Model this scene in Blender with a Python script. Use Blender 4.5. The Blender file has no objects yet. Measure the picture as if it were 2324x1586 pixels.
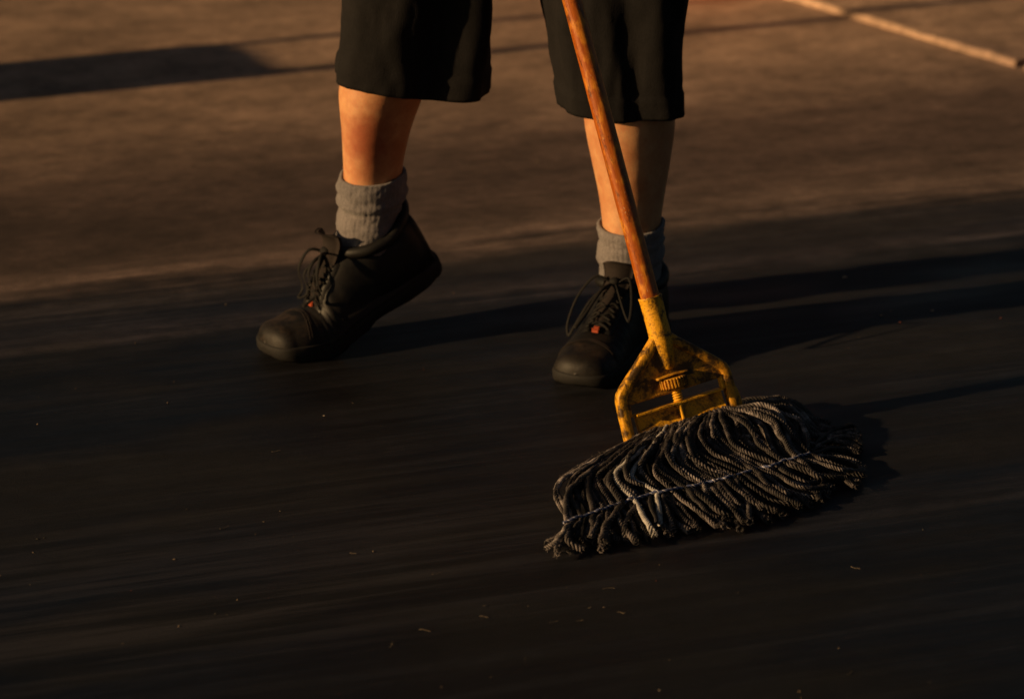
import bpy, bmesh, math, random
import numpy as np
from mathutils import Vector, Matrix, noise as mnoise

random.seed(7)
rng = np.random.default_rng(7)
sc = bpy.context.scene
col = sc.collection
R = math.radians

# ------------------------------------------------------------------ camera, sky, sun, exposure
CAM_H, CAM_Y, PITCH, LENS = 1.73, -4.755, R(20), 135.0
cam_d = bpy.data.cameras.new('camera')
cam = bpy.data.objects.new('camera', cam_d)
col.objects.link(cam)
cam.location = (0, CAM_Y, CAM_H)
cam.rotation_euler = (math.pi / 2 - PITCH, 0, 0)
cam_d.lens = LENS
cam_d.sensor_width = 36
cam_d.clip_start = 0.05
cam_d.clip_end = 800
cam_d.dof.use_dof = True
cam_d.dof.focus_distance = 4.62
cam_d.dof.aperture_fstop = 4.5
cam_d.dof.aperture_blades = 9
sc.camera = cam

SUN_AZ, SUN_EL = R(19.5), R(15.0)      # the way the light travels over the ground, and its height
world = bpy.data.worlds.new('World')
sc.world = world
world.use_nodes = True
wn = world.node_tree
sky = wn.nodes.new('ShaderNodeTexSky')
sky.sky_type = 'NISHITA'
sky.sun_disc = False
sky.sun_elevation = SUN_EL
sky.sun_rotation = math.atan2(-math.cos(SUN_AZ), -math.sin(SUN_AZ))
sky.air_density = 1.2
sky.dust_density = 3.0
bg = wn.nodes['Background']
bg.inputs[1].default_value = 0.018
wn.links.new(sky.outputs[0], bg.inputs[0])

sun_d = bpy.data.lights.new('sun', 'SUN')
sun = bpy.data.objects.new('sun', sun_d)
col.objects.link(sun)
sun_d.energy = 5.0
sun_d.angle = R(0.95)
sun_d.color = (1.0, 0.635, 0.29)
LDIR = Vector((math.cos(SUN_AZ) * math.cos(SUN_EL), math.sin(SUN_AZ) * math.cos(SUN_EL), -math.sin(SUN_EL)))
sun.rotation_euler = LDIR.to_track_quat('-Z', 'Y').to_euler()
sun.location = (-6, -2, 3)

sc.view_settings.view_transform = 'Standard'
sc.view_settings.look = 'None'
sc.view_settings.exposure = 0.25
sc.view_settings.gamma = 1.0
sc.render.engine = 'CYCLES'
sc.cycles.use_denoising = True
sc.cycles.max_bounces = 6

# ------------------------------------------------------------------ helpers
FPX = 2324 * LENS / 36.0
FW = Vector((0, math.cos(PITCH), -math.sin(PITCH)))
UP = Vector((0, math.sin(PITCH), math.cos(PITCH)))
RT = Vector((1, 0, 0))
C0 = Vector((0, CAM_Y, CAM_H))


def ray(u, v):
    return FW + RT * ((u - 1162) / FPX) + UP * ((793 - v) / FPX)


def at_z(u, v, z=0.0):
    """the place whose height above the ground is z, measured off the photograph"""
    d = ray(u, v)
    return C0 + d * ((z - CAM_H) / d.z)


def at_depth(u, v, dep):
    return C0 + ray(u, v) * dep


def tag(o, label=None, cat=None, group=None, kind=None):
    for k, x in (('label', label), ('category', cat), ('group', group), ('kind', kind)):
        if x:
            o[k] = x
    return o


def empty(name, loc=(0, 0, 0)):
    o = bpy.data.objects.new(name, None)
    col.objects.link(o)
    o.location = loc
    o.empty_display_size = 0.05
    return o


def link(name, me, mats, parent=None, smooth=True):
    o = bpy.data.objects.new(name, me)
    col.objects.link(o)
    if mats is not None:
        for m in (mats if isinstance(mats, (list, tuple)) else [mats]):
            if not me.materials or len(me.materials) < (len(mats) if isinstance(mats, (list, tuple)) else 1):
                me.materials.append(m)
    if parent is not None:
        o.parent = parent
        base = parent
        off = Vector((0, 0, 0))
        while base is not None:
            off += base.location
            base = base.parent
        o.location = -off
    if smooth:
        me.polygons.foreach_set('use_smooth', [True] * len(me.polygons))
    return o


def mesh(name, verts, faces, mats, parent=None, smooth=True):
    me = bpy.data.meshes.new(name)
    me.from_pydata([tuple(v) for v in verts], [], [tuple(f) for f in faces])
    me.update()
    return link(name, me, mats, parent, smooth)


def grid_faces(n, m, wrap=True, off=0):
    f = []
    for i in range(n - 1):
        for j in range(m if wrap else m - 1):
            k = (j + 1) % m
            f.append((off + i * m + j, off + i * m + k, off + (i + 1) * m + k, off + (i + 1) * m + j))
    return f


def catmull(pts, n):
    P = np.array([list(p) for p in pts], float)
    if len(P) == 2:
        t = np.linspace(0, 1, n)[:, None]
        return P[0] * (1 - t) + P[1] * t
    Q = np.vstack([2 * P[0] - P[1], P, 2 * P[-1] - P[-2]])
    out = []
    seg = len(P) - 1
    for s in np.linspace(0, seg - 1e-9, n):
        i = int(s)
        t = s - i
        a, b, c, d = Q[i], Q[i + 1], Q[i + 2], Q[i + 3]
        out.append(0.5 * (2 * b + (c - a) * t + (2 * a - 5 * b + 4 * c - d) * t * t + (3 * b - a - 3 * c + d) * t ** 3))
    return np.array(out)


def frames(P):
    T = np.gradient(P, axis=0)
    T /= np.linalg.norm(T, axis=1)[:, None] + 1e-12
    n = np.cross(T[0], [0.13, 0.37, 0.92])
    n /= np.linalg.norm(n)
    N = np.zeros_like(P)
    for i in range(len(P)):
        n = n - T[i] * np.dot(n, T[i])
        n /= np.linalg.norm(n) + 1e-12
        N[i] = n
    return T, N, np.cross(T, N)


def tube_geo(P, rad, sides=8, off=0, caps=True, flat=1.0):
    P = np.asarray(P, float)
    n = len(P)
    rad = np.broadcast_to(np.asarray(rad, float), (n,))
    T, N, B = frames(P)
    a = np.linspace(0, 2 * math.pi, sides, endpoint=False)
    V = (P[:, None, :] + rad[:, None, None] * (np.cos(a)[None, :, None] * N[:, None, :] + flat * np.sin(a)[None, :, None] * B[:, None, :])).reshape(-1, 3)
    F = grid_faces(n, sides, True, off)
    if caps:
        F.append(tuple(off + j for j in range(sides))[::-1])
        F.append(tuple(off + (n - 1) * sides + j for j in range(sides)))
    return V, F


def tubes(name, lst, mat, parent=None, sides=8):
    V, F, o = [], [], 0
    for P, r in lst:
        v, f = tube_geo(P, r, sides, o)
        V.append(v)
        F += f
        o += len(v)
    return mesh(name, np.vstack(V), F, mat, parent)


def smooth_interp(x, xs, ys):
    """monotone-ish cubic through the stations"""
    xs = np.asarray(xs, float)
    ys = np.asarray(ys, float)
    m = np.gradient(ys, xs)
    x = np.clip(np.asarray(x, float), xs[0], xs[-1])
    i = np.clip(np.searchsorted(xs, x) - 1, 0, len(xs) - 2)
    h = xs[i + 1] - xs[i]
    t = (x - xs[i]) / h
    return (2 * t**3 - 3 * t**2 + 1) * ys[i] + (t**3 - 2 * t**2 + t) * h * m[i] + (-2 * t**3 + 3 * t**2) * ys[i + 1] + (t**3 - t**2) * h * m[i + 1]


def box_geo(c, ax, half, off=0):
    """an oriented box: centre, three axes, half sizes"""
    V = []
    for sx in (-1, 1):
        for sy in (-1, 1):
            for sz in (-1, 1):
                V.append(c + ax[0] * half[0] * sx + ax[1] * half[1] * sy + ax[2] * half[2] * sz)
    F = [(0, 1, 3, 2), (4, 6, 7, 5), (0, 4, 5, 1), (2, 3, 7, 6), (0, 2, 6, 4), (1, 5, 7, 3)]
    return V, [tuple(off + i for i in f) for f in F]


def bevel_mod(o, w, seg=2):
    m = o.modifiers.new('bevel', 'BEVEL')
    m.width = w
    m.segments = seg
    m.limit_method = 'ANGLE'
    m.angle_limit = R(35)
    return o


# ------------------------------------------------------------------ materials
class NT:
    def __init__(s, name):
        s.m = bpy.data.materials.new(name)
        s.m.use_nodes = True
        s.t = s.m.node_tree
        s.b = s.t.nodes['Principled BSDF']

    def n(s, typ, **kw):
        x = s.t.nodes.new('ShaderNode' + typ)
        for k, v in kw.items():
            if k.startswith('i_'):
                x.inputs[k[2:].replace('_', ' ')].default_value = v
            else:
                setattr(x, k, v)
        return x

    def l(s, a, b):
        s.t.links.new(a, b)

    def noise(s, vec, scale, detail=4, rough=0.55, dist=0.0):
        x = s.n('TexNoise')
        x.inputs['Scale'].default_value = scale
        x.inputs['Detail'].default_value = detail
        x.inputs['Roughness'].default_value = rough
        x.inputs['Distortion'].default_value = dist
        if vec is not None:
            s.l(vec, x.inputs['Vector'])
        return x.outputs['Fac']

    def mapping(s, vec, scale=(1, 1, 1), rot=(0, 0, 0), loc=(0, 0, 0)):
        x = s.n('Mapping')
        x.inputs['Scale'].default_value = scale
        x.inputs['Rotation'].default_value = rot
        x.inputs['Location'].default_value = loc
        s.l(vec, x.inputs['Vector'])
        return x.outputs[0]

    def ramp(s, fac, stops, interp='LINEAR'):
        x = s.n('ValToRGB')
        e = x.color_ramp.elements
        x.color_ramp.interpolation = interp
        while len(e) < len(stops):
            e.new(0.5)
        for i, (p, c) in enumerate(stops):
            e[i].position = p
            e[i].color = (c, c, c, 1) if not isinstance(c, (tuple, list)) else (*c, 1)
        s.l(fac, x.inputs[0])
        return x.outputs[0]

    def math(s, op, a, b=None, clamp=False):
        x = s.n('Math', operation=op, use_clamp=clamp)
        for i, v in enumerate((a, b)):
            if v is None:
                continue
            if isinstance(v, (int, float)):
                x.inputs[i].default_value = v
            else:
                s.l(v, x.inputs[i])
        return x.outputs[0]

    def mix(s, fac, a, b, blend='MIX'):
        x = s.n('Mix', data_type='RGBA', blend_type=blend)
        for sock, v in ((x.inputs[0], fac), (x.inputs[6], a), (x.inputs[7], b)):
            if isinstance(v, (int, float)):
                sock.default_value = v
            elif isinstance(v, (tuple, list)):
                sock.default_value = (*v, 1)
            else:
                s.l(v, sock)
        return x.outputs[2]

    def bump(s, h, strength=0.3, dist=0.002):
        x = s.n('Bump')
        x.inputs['Strength'].default_value = strength
        x.inputs['Distance'].default_value = dist
        s.l(h, x.inputs['Height'])
        s.l(x.outputs[0], s.b.inputs['Normal'])

    def out(s, base=None, rough=None, spec=None):
        for k, v in (('Base Color', base), ('Roughness', rough), ('Specular IOR Level', spec)):
            if v is None:
                continue
            if isinstance(v, (int, float)):
                s.b.inputs[k].default_value = v
            elif isinstance(v, (tuple, list)):
                s.b.inputs[k].default_value = (*v, 1)
            else:
                s.l(v, s.b.inputs[k])
        return s.m

    def obj(s):
        return s.n('TexCoord').outputs['Object']


def m_ground():
    t = NT('ground')
    co = t.obj()
    pq = t.mapping(co, rot=(0, 0, -SUN_AZ))
    # the mop's strokes run along p; q counts away from the camera
    sep = t.n('SeparateXYZ')
    t.l(pq, sep.inputs[0])
    p, q = sep.outputs[0], sep.outputs[1]
    wav = t.noise(t.mapping(pq, (1.3, 2.6, 1)), 1.6, 5, 0.62)
    strk = t.noise(t.mapping(pq, (1.1, 20, 1)), 1.0, 7, 0.66, 0.5)
    strk2 = t.noise(t.mapping(pq, (2.6, 64, 1), loc=(3, 1, 0)), 1.0, 5, 0.66, 0.4)
    blot = t.noise(t.mapping(pq, (1, 1.5, 1)), 9.0, 7, 0.66)
    mott = t.noise(t.mapping(pq, (1, 1.3, 1), loc=(2, 7, 0)), 34.0, 6, 0.68)
    grain = t.noise(co, 420, 4, 0.75)
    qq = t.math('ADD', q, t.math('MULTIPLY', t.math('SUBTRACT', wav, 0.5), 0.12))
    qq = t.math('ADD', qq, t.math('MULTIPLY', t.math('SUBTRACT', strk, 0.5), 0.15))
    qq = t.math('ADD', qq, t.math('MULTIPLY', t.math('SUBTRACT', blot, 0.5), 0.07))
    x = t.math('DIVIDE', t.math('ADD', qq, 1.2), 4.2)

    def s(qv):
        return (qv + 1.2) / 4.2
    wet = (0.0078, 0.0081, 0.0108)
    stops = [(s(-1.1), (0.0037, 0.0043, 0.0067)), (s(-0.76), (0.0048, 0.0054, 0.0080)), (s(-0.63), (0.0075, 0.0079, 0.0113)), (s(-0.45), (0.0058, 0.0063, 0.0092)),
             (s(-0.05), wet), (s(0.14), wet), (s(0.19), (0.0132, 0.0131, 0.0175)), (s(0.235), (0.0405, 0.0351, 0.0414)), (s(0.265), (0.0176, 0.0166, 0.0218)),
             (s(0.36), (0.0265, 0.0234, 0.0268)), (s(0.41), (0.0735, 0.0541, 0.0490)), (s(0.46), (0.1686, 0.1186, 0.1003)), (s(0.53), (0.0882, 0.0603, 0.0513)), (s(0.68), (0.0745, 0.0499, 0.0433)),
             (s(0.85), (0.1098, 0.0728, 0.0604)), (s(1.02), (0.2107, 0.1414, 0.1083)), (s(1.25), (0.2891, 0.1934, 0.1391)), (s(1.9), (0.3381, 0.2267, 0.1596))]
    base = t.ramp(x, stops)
    # the mop has left lighter, half-dry strokes in places
    patch = t.ramp(t.noise(t.mapping(pq, (1.0, 2.2, 1), loc=(0.6, 4.4, 0)), 1.5, 3), [(0.42, 0.0), (0.56, 1.0)])
    near = t.ramp(x, [(s(0.30), 1.0), (s(0.55), 0.25), (s(0.9), 0.0)])
    lines = t.ramp(t.math('ADD', t.math('MULTIPLY', strk, 0.6), t.math('MULTIPLY', strk2, 0.4)), [(0.38, 0.42), (0.49, 0.95), (0.60, 2.5)])
    base = t.mix(t.math('MULTIPLY', near, t.math('ADD', t.math('MULTIPLY', patch, 0.62), 0.22)), base, t.mix(1.0, base, lines, 'MULTIPLY'))
    # blotches, stains and grit in the surface itself
    base = t.mix(1.0, base, t.ramp(blot, [(0.30, 0.62), (0.5, 1.0), (0.70, 1.30)]), 'MULTIPLY')
    base = t.mix(1.0, base, t.ramp(mott, [(0.30, 0.70), (0.5, 1.0), (0.70, 1.32)]), 'MULTIPLY')
    stain = t.ramp(t.noise(t.mapping(pq, (1, 1.4, 1), loc=(5, 2, 0)), 2.6, 5, 0.62), [(0.36, 0.70), (0.62, 1.12)])
    base = t.mix(1.0, base, stain, 'MULTIPLY')
    # vignette shading painted into the ground colour: darker left, lighter right
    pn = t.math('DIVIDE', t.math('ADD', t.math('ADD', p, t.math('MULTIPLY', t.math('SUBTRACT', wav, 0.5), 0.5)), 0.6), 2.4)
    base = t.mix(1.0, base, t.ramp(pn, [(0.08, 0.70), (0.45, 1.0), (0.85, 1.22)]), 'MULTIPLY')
    base = t.mix(1.0, base, t.ramp(grain, [(0.30, 0.45), (0.5, 1.0), (0.70, 1.85)]), 'MULTIPLY')
    vor = t.n('TexVoronoi', feature='F1')
    vor.inputs['Scale'].default_value = 150
    t.l(co, vor.inputs['Vector'])
    speck = t.ramp(vor.outputs['Distance'], [(0.06, 1.0), (0.16, 0.0)])
    pick = t.ramp(t.math('ADD', t.math('MULTIPLY', t.noise(co, 60, 2), 0.6), t.math('MULTIPLY', blot, 0.4)), [(0.56, 0.0), (0.62, 1.0)])
    base = t.mix(t.math('MULTIPLY', t.math('MULTIPLY', speck, pick), 0.6), base, (0.055, 0.047, 0.040))
    dryp = t.ramp(pn, [(0.04, 1.0), (0.34, 0.0)])
    band = t.ramp(x, [(s(-0.86), 0.0), (s(-0.70), 1.0), (s(-0.50), 0.9), (s(-0.30), 0.0)])
    hair = t.ramp(t.math('ADD', t.math('MULTIPLY', strk, 0.5), t.math('MULTIPLY', strk2, 0.5)), [(0.46, 0.0), (0.60, 1.0)])
    base = t.mix(t.math('MULTIPLY', t.math('MULTIPLY', dryp, band), t.math('MULTIPLY', hair, 0.85)), base, (0.0215, 0.0208, 0.0265))
    wetr = t.math('SUBTRACT', 0.70, t.math('MULTIPLY', patch, 0.22))
    wetr = t.math('ADD', wetr, t.math('MULTIPLY', t.math('SUBTRACT', strk, 0.5), 0.5))
    dry = t.ramp(x, [(s(0.25), 0.0), (s(0.5), 1.0)])
    rough = t.mix(dry, wetr, (0.88, 0.88, 0.88))
    hgt = t.math('ADD', t.math('MULTIPLY', grain, 0.8), t.math('ADD', t.math('MULTIPLY', mott, 0.5), t.math('MULTIPLY', strk2, 0.30)))
    t.bump(hgt, 0.5, 0.0014)
    return t.out(base, rough, 0.28)


def m_skin():
    t = NT('skin')
    co = t.obj()
    n = t.noise(co, 26, 5, 0.6)
    base = t.mix(t.ramp(n, [(0.36, 0.0), (0.64, 1.0)]), (0.53, 0.285, 0.138), (0.42, 0.178, 0.078))
    base = t.mix(t.ramp(t.noise(co, 85, 5, 0.7), [(0.50, 0.0), (0.66, 0.6)]), base, (0.40, 0.150, 0.065))
    # a reddened patch on the shin over the raised foot
    sub = t.n('VectorMath', operation='SUBTRACT')
    t.l(co, sub.inputs[0])
    sub.inputs[1].default_value = (-0.185, 0.005, 0.285)
    mul = t.n('VectorMath', operation='MULTIPLY')
    t.l(sub.outputs[0], mul.inputs[0])
    mul.inputs[1].default_value = (24, 9, 15)
    ln = t.n('VectorMath', operation='LENGTH')
    t.l(mul.outputs[0], ln.inputs[0])
    d = t.math('ADD', ln.outputs['Value'], t.math('MULTIPLY', t.math('SUBTRACT', t.noise(co, 60, 4), 0.5), 0.9))
    red = t.ramp(d, [(0.35, 0.85), (1.05, 0.0)])
    base = t.mix(red, base, (0.27, 0.070, 0.030))
    fine = t.noise(co, 340, 3, 0.6)
    base = t.mix(0.5, base, t.mix(1.0, base, t.ramp(fine, [(0.3, 0.82), (0.7, 1.12)]), 'MULTIPLY'))
    t.b.inputs['Subsurface Weight'].default_value = 0.12
    t.b.inputs['Subsurface Radius'].default_value = (0.012, 0.003, 0.0012)
    t.bump(fine, 0.25, 0.0008)
    return t.out(base, 0.55, 0.35)


def m_cloth(name, c, c2, scale=900, rough=0.9, bump=0.3, spec=0.2, sheen=0.0):
    t = NT(name)
    co = t.obj()
    w = t.noise(t.mapping(co, (1, 1, 0.35)), scale, 2, 0.6)
    big = t.noise(co, 18, 4, 0.6)
    base = t.mix(t.ramp(big, [(0.35, 0), (0.68, 1)]), c, c2)
    base = t.mix(0.7, base, t.mix(1.0, base, t.ramp(w, [(0.3, 0.65), (0.7, 1.35)]), 'MULTIPLY'))
    t.bump(w, bump, 0.0012)
    if sheen:
        t.b.inputs['Sheen Weight'].default_value = sheen
    return t.out(base, rough, spec)


def m_leather(name, c, c2, scuff, amt):
    t = NT(name)
    co = t.obj()
    g = t.noise(co, 55, 5, 0.65)
    base = t.mix(t.ramp(g, [(0.35, 0), (0.7, 1)]), c, c2)
    sc_ = t.ramp(t.noise(co, 24, 6, 0.7), [(0.50, 0.0), (0.66, amt)])
    base = t.mix(sc_, base, scuff)
    t.bump(t.noise(co, 420, 3, 0.6), 0.25, 0.0008)
    return t.out(base, t.ramp(g, [(0.3, 0.46), (0.7, 0.70)]), 0.28)


def m_wood():
    t = NT('varnished_wood')
    co = t.obj()
    al = t.mapping(co, (1, 1, 0.05))
    g = t.noise(al, 190, 5, 0.6, 0.5)
    b2 = t.noise(t.mapping(co, (1, 1, 0.45)), 85, 5, 0.65)
    base = t.mix(t.ramp(g, [(0.3, 0), (0.7, 1)]), (0.37, 0.094, 0.006), (0.22, 0.044, 0.003))
    base = t.mix(t.ramp(b2, [(0.50, 0), (0.64, 0.85)]), base, (0.56, 0.215, 0.014))
    base = t.mix(t.ramp(t.noise(t.mapping(co, (1, 1, 0.30)), 150, 6, 0.75), [(0.53, 0), (0.61, 0.8)]), base, (0.06, 0.013, 0.003))
    # worn pale nicks in the varnish
    nick = t.ramp(t.noise(t.mapping(co, (1, 1, 0.35), loc=(2, 2, 2)), 230, 3, 0.6), [(0.69, 0), (0.73, 0.6)])
    base = t.mix(nick, base, (0.55, 0.42, 0.30))
    t.bump(t.math('ADD', g, b2), 0.35, 0.0012)
    return t.out(base, t.ramp(b2, [(0.3, 0.28), (0.7, 0.5)]), 0.5)


def m_yellow(name='yellow_plastic', dirt=0.5, wear=False, tint=1.0):
    t = NT(name)
    co = t.obj()
    base = t.mix(t.noise(co, 40, 3), (0.74 * tint, 0.40 * tint ** 1.25, 0.014), (0.62 * tint, 0.27 * tint ** 1.25, 0.008))
    d = t.noise(co, 48, 8, 0.74, 0.4)
    f = t.ramp(d, [(0.63 - 0.25 * dirt, 0.0), (0.74 - 0.25 * dirt, 0.93)])
    base = t.mix(f, base, (0.022, 0.014, 0.008))
    if wear:
        pt = t.n('NewGeometry').outputs['Pointiness']
        ed = t.math('ADD', pt, t.math('MULTIPLY', t.math('SUBTRACT', t.noise(co, 150, 5, 0.7), 0.5), 0.10))
        base = t.mix(t.ramp(ed, [(0.50, 0.88), (0.565, 0.0)]), base, (0.030, 0.017, 0.008))
    gr = t.ramp(t.noise(co, 420, 4, 0.7), [(0.52, 0.0), (0.64, 0.7)])
    base = t.mix(gr, base, (0.10, 0.045, 0.008))
    t.bump(t.math('ADD', d, t.noise(co, 500, 2)), 0.3, 0.0012)
    return t.out(base, 0.5, 0.35)


def m_yarn(pale=False):
    t = NT('mop_yarn_pale' if pale else 'mop_yarn')
    co = t.obj()
    rnd = t.n('ObjectInfo').outputs['Random']
    c = t.ramp(rnd, [(0.0, (0.0100, 0.0086, 0.0088)), (0.45, (0.0220, 0.0188, 0.0186)), (0.80, (0.046, 0.0395, 0.0385)), (1.0, (0.085, 0.075, 0.074))] if not pale else [(0.0, (0.30, 0.285, 0.275)), (1.0, (0.36, 0.345, 0.335))])
    dirty = t.ramp(t.noise(co, 38, 6, 0.72), [(0.36, 0.45), (0.50, 1.0), (0.62, 1.3 if pale else 4.2)])
    c = t.mix(1.0, c, dirty, 'MULTIPLY')
    fib = t.noise(co, 1100, 3, 0.75)
    c = t.mix(1.0, c, t.ramp(fib, [(0.32, 0.35), (0.5, 1.0), (0.68, 2.4)]), 'MULTIPLY')
    t.bump(fib, 0.6, 0.0006)
    return t.out(c, 0.60, 0.28)


def m_plain(name, c, rough=0.7, spec=0.3, var=0.25, scale=200):
    t = NT(name)
    n = t.noise(t.obj(), scale, 3, 0.6)
    base = t.mix(1.0, c, t.ramp(n, [(0.3, 1 - var), (0.7, 1 + var)]), 'MULTIPLY')
    return t.out(base, rough, spec)


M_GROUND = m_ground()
M_SKIN = m_skin()
M_SHORTS = m_cloth('shorts_cloth', (0.0062, 0.0058, 0.0064), (0.0095, 0.0086, 0.0090), 700, 0.88, 0.3, 0.15)
M_SHIRT = m_cloth('shirt_cloth', (0.03, 0.03, 0.034), (0.045, 0.045, 0.05), 800)
M_SOCK = m_cloth('grey_sock', (0.112, 0.104, 0.110), (0.150, 0.136, 0.140), 620, 0.95, 0.6, 0.1, 0.15)
M_SHOE = m_leather('black_shoe_leather', (0.0028, 0.0026, 0.0028), (0.0044, 0.0039, 0.0039), (0.018, 0.013, 0.010), 0.25)
M_TOE = m_leather('scuffed_toe_leather', (0.0052, 0.0044, 0.0041), (0.0098, 0.0075, 0.0062), (0.055, 0.037, 0.024), 0.55)
M_SOLE = m_plain('black_rubber_sole', (0.009, 0.0082, 0.0078), 0.75, 0.25)
M_LACE = m_plain('black_lace', (0.007, 0.0064, 0.0064), 0.8, 0.2)
M_TONGUE = m_cloth('shoe_tongue_cloth', (0.013, 0.0098, 0.0092), (0.020, 0.0145, 0.013), 900, 0.9)
M_TAG = m_plain('orange_mark', (0.28, 0.046, 0.014), 0.6, 0.3)
M_WOOD = m_wood()
M_YEL = m_yellow('yellow_plastic', 0.60)
M_YELC = m_yellow('yellow_plastic_clean', 0.25)
M_YELD = m_yellow('yellow_plastic_grimy', 0.76, False, 0.80)
M_YELM = m_yellow('yellow_plastic_worn', 0.66, False, 0.92)
M_ARM = m_yellow('yellow_plastic_rubbed', 0.55, True)
M_YARN = m_yarn()
M_YARN_PALE = m_yarn(True)
M_STITCH = m_plain('blue_stitching', (0.055, 0.070, 0.15), 0.7, 0.3, 0.6, 700)
M_THREAD = m_plain('pale_thread', (0.36, 0.35, 0.40), 0.7, 0.3, 0.4, 700)
M_HAIR = m_plain('dark_hair', (0.03, 0.02, 0.014), 0.6, 0.3)
M_BIN = m_plain('dark_grey_plastic', (0.05, 0.052, 0.055), 0.5, 0.4)
M_STEEL = m_plain('steel_tube', (0.35, 0.35, 0.36), 0.35, 0.5, 0.1)
M_ORANGE = m_plain('orange_plastic', (0.75, 0.22, 0.02), 0.45, 0.4, 0.1)

# ------------------------------------------------------------------ ground and paving
v, f = [], []
S = 300
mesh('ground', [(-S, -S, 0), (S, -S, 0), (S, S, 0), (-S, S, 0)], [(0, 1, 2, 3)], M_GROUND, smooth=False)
tag(bpy.data.objects['ground'], kind='structure')


def paving_slab(a, b, depth, h):
    """a slab standing a little proud; its worn edge runs from a to b"""
    a, b = Vector((*a, 0)), Vector((*b, 0))
    d = (b - a)
    n = 90
    nor = Vector((-d.y, d.x, 0)).normalized()
    prof = [(0.000, -0.004), (0.0005, 0.45), (0.0028, 0.86), (0.0075, 1.0), (0.05, 1.0), (depth, 1.0)]
    V = []
    for i in range(n + 1):
        t = i / n
        base = a + d * t
        wob = 0.006 * mnoise.noise((t * 9, 3.1, 0)) + 0.003 * mnoise.noise((t * 40, 1.1, 0))
        hh = h * (1 + 0.35 * mnoise.noise((t * 22, 7.7, 0)) + 0.25 * mnoise.noise((t * 70, 2.7, 0)))
        for k, (off, zz) in enumerate(prof):
            w = wob * max(0, 1 - off / 0.05)
            pnt = base + nor * (off + w)
            V.append((pnt.x, pnt.y, zz * (hh if k < 4 else h) if zz > 0 else -0.004))
    F = grid_faces(n + 1, len(prof), False)
    k = len(prof)
    # end skirts
    F.append(tuple(range(k - 1, -1, -1)))
    F.append(tuple(n * k + j for j in range(k)))
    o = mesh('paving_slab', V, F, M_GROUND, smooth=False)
    return tag(o, kind='structure')


g0, g1 = at_z(1790, 0), at_z(2303, 154)
dd = (g1 - g0)
dn = dd.normalized()
paving_slab((g0 - dn * 2.4)[:2], (g1)[:2], 6.0, 0.0105)
paving_slab((g1 + dn * 0.022)[:2], (g1 + dn * 3.0)[:2], 6.0, 0.0105)

# ------------------------------------------------------------------ the person: legs, clothes, shoes
person = empty('person', (0, 0.06, 0))
tag(person, 'person in black knee shorts, grey socks and black lace-up shoes, stepping while mopping', 'person')


def loft(rings, m=40, shape=None):
    """rings: (centre, rx, ry, rot). returns closed loft"""
    V = []
    for k, (c, rx, ry, rot) in enumerate(rings):
        for j in range(m):
            a = 2 * math.pi * j / m
            x, y = rx * math.cos(a), ry * math.sin(a)
            if shape:
                s_ = shape(k, a)
                x, y = x * s_, y * s_
            cr, sr = math.cos(rot), math.sin(rot)
            V.append((c[0] + cr * x - sr * y, c[1] + sr * x + cr * y, c[2]))
    F = grid_faces(len(rings), m)
    F.append(tuple(range(m))[::-1])
    F.append(tuple((len(rings) - 1) * m + j for j in range(m)))
    return V, F


def dense_rings(zs, cx, cy, rx, ry, rot, n):
    out = []
    for z in np.linspace(zs[0], zs[-1], n):
        out.append(((float(smooth_interp(z, zs, cx)), float(smooth_interp(z, zs, cy)), float(z)),
                    float(smooth_interp(z, zs, rx)), float(smooth_interp(z, zs, ry)), rot))
    return out


def px_x(u, z, y):
    """world x of photograph column u for a point at height z and distance y"""
    dep = (y - CAM_Y) * math.cos(PITCH) + (CAM_H - z) * math.sin(PITCH)
    return (u - 1162) / FPX * dep


# the leg over the raised foot
Z1 = [0.112, 0.150, 0.19, 0.235, 0.29, 0.34, 0.40, 0.47, 0.56, 0.72, 0.86]
Y1 = [0.052, 0.052, 0.051, 0.049, 0.047, 0.045, 0.044, 0.050, 0.066, 0.105, 0.13]
U1 = [829, 835, 842, 845, 853, 864, 880, 892, 900, 945, 1010]
X1 = [px_x(u, z, y) for u, z, y in zip(U1, Z1, Y1)]
RX1 = [0.038, 0.036, 0.0365, 0.0385, 0.045, 0.0555, 0.055, 0.056, 0.064, 0.080, 0.09]
RY1 = [0.042, 0.040, 0.0410, 0.0435, 0.053, 0.060, 0.058, 0.060, 0.068, 0.088, 0.10]
# the standing leg
Z2 = [0.06, 0.105, 0.155, 0.20, 0.25, 0.30, 0.36, 0.47, 0.56, 0.72, 0.86]
Y2 = [0.028, 0.028, 0.030, 0.034, 0.038, 0.040, 0.040, 0.042, 0.062, 0.105, 0.13]
U2 = [1430, 1431, 1432, 1433, 1431, 1428, 1424, 1410, 1395, 1345, 1300]
X2 = [px_x(u, z, y) for u, z, y in zip(U2, Z2, Y2)]
RX2 = [0.036, 0.0355, 0.0375, 0.043, 0.052, 0.0595, 0.058, 0.056, 0.064, 0.080, 0.09]
RY2 = [0.042, 0.040, 0.0425, 0.048, 0.058, 0.064, 0.062, 0.060, 0.068, 0.088, 0.10]


def shin_shape(k, a):
    # a flattened shin with its ridge in front (a = -90 deg is towards the toes)
    f = math.cos(a + math.pi / 2)
    return 1 + 0.035 * math.cos(3 * (a + math.pi / 2)) + 0.02 * f


parts = []
parts.append(loft(dense_rings(Z1, X1, Y1, RX1, RY1, R(-20), 60), 44, shin_shape))
parts.append(loft(dense_rings(Z2, X2, Y2, RX2, RY2, R(-10), 60), 44, shin_shape))


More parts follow.
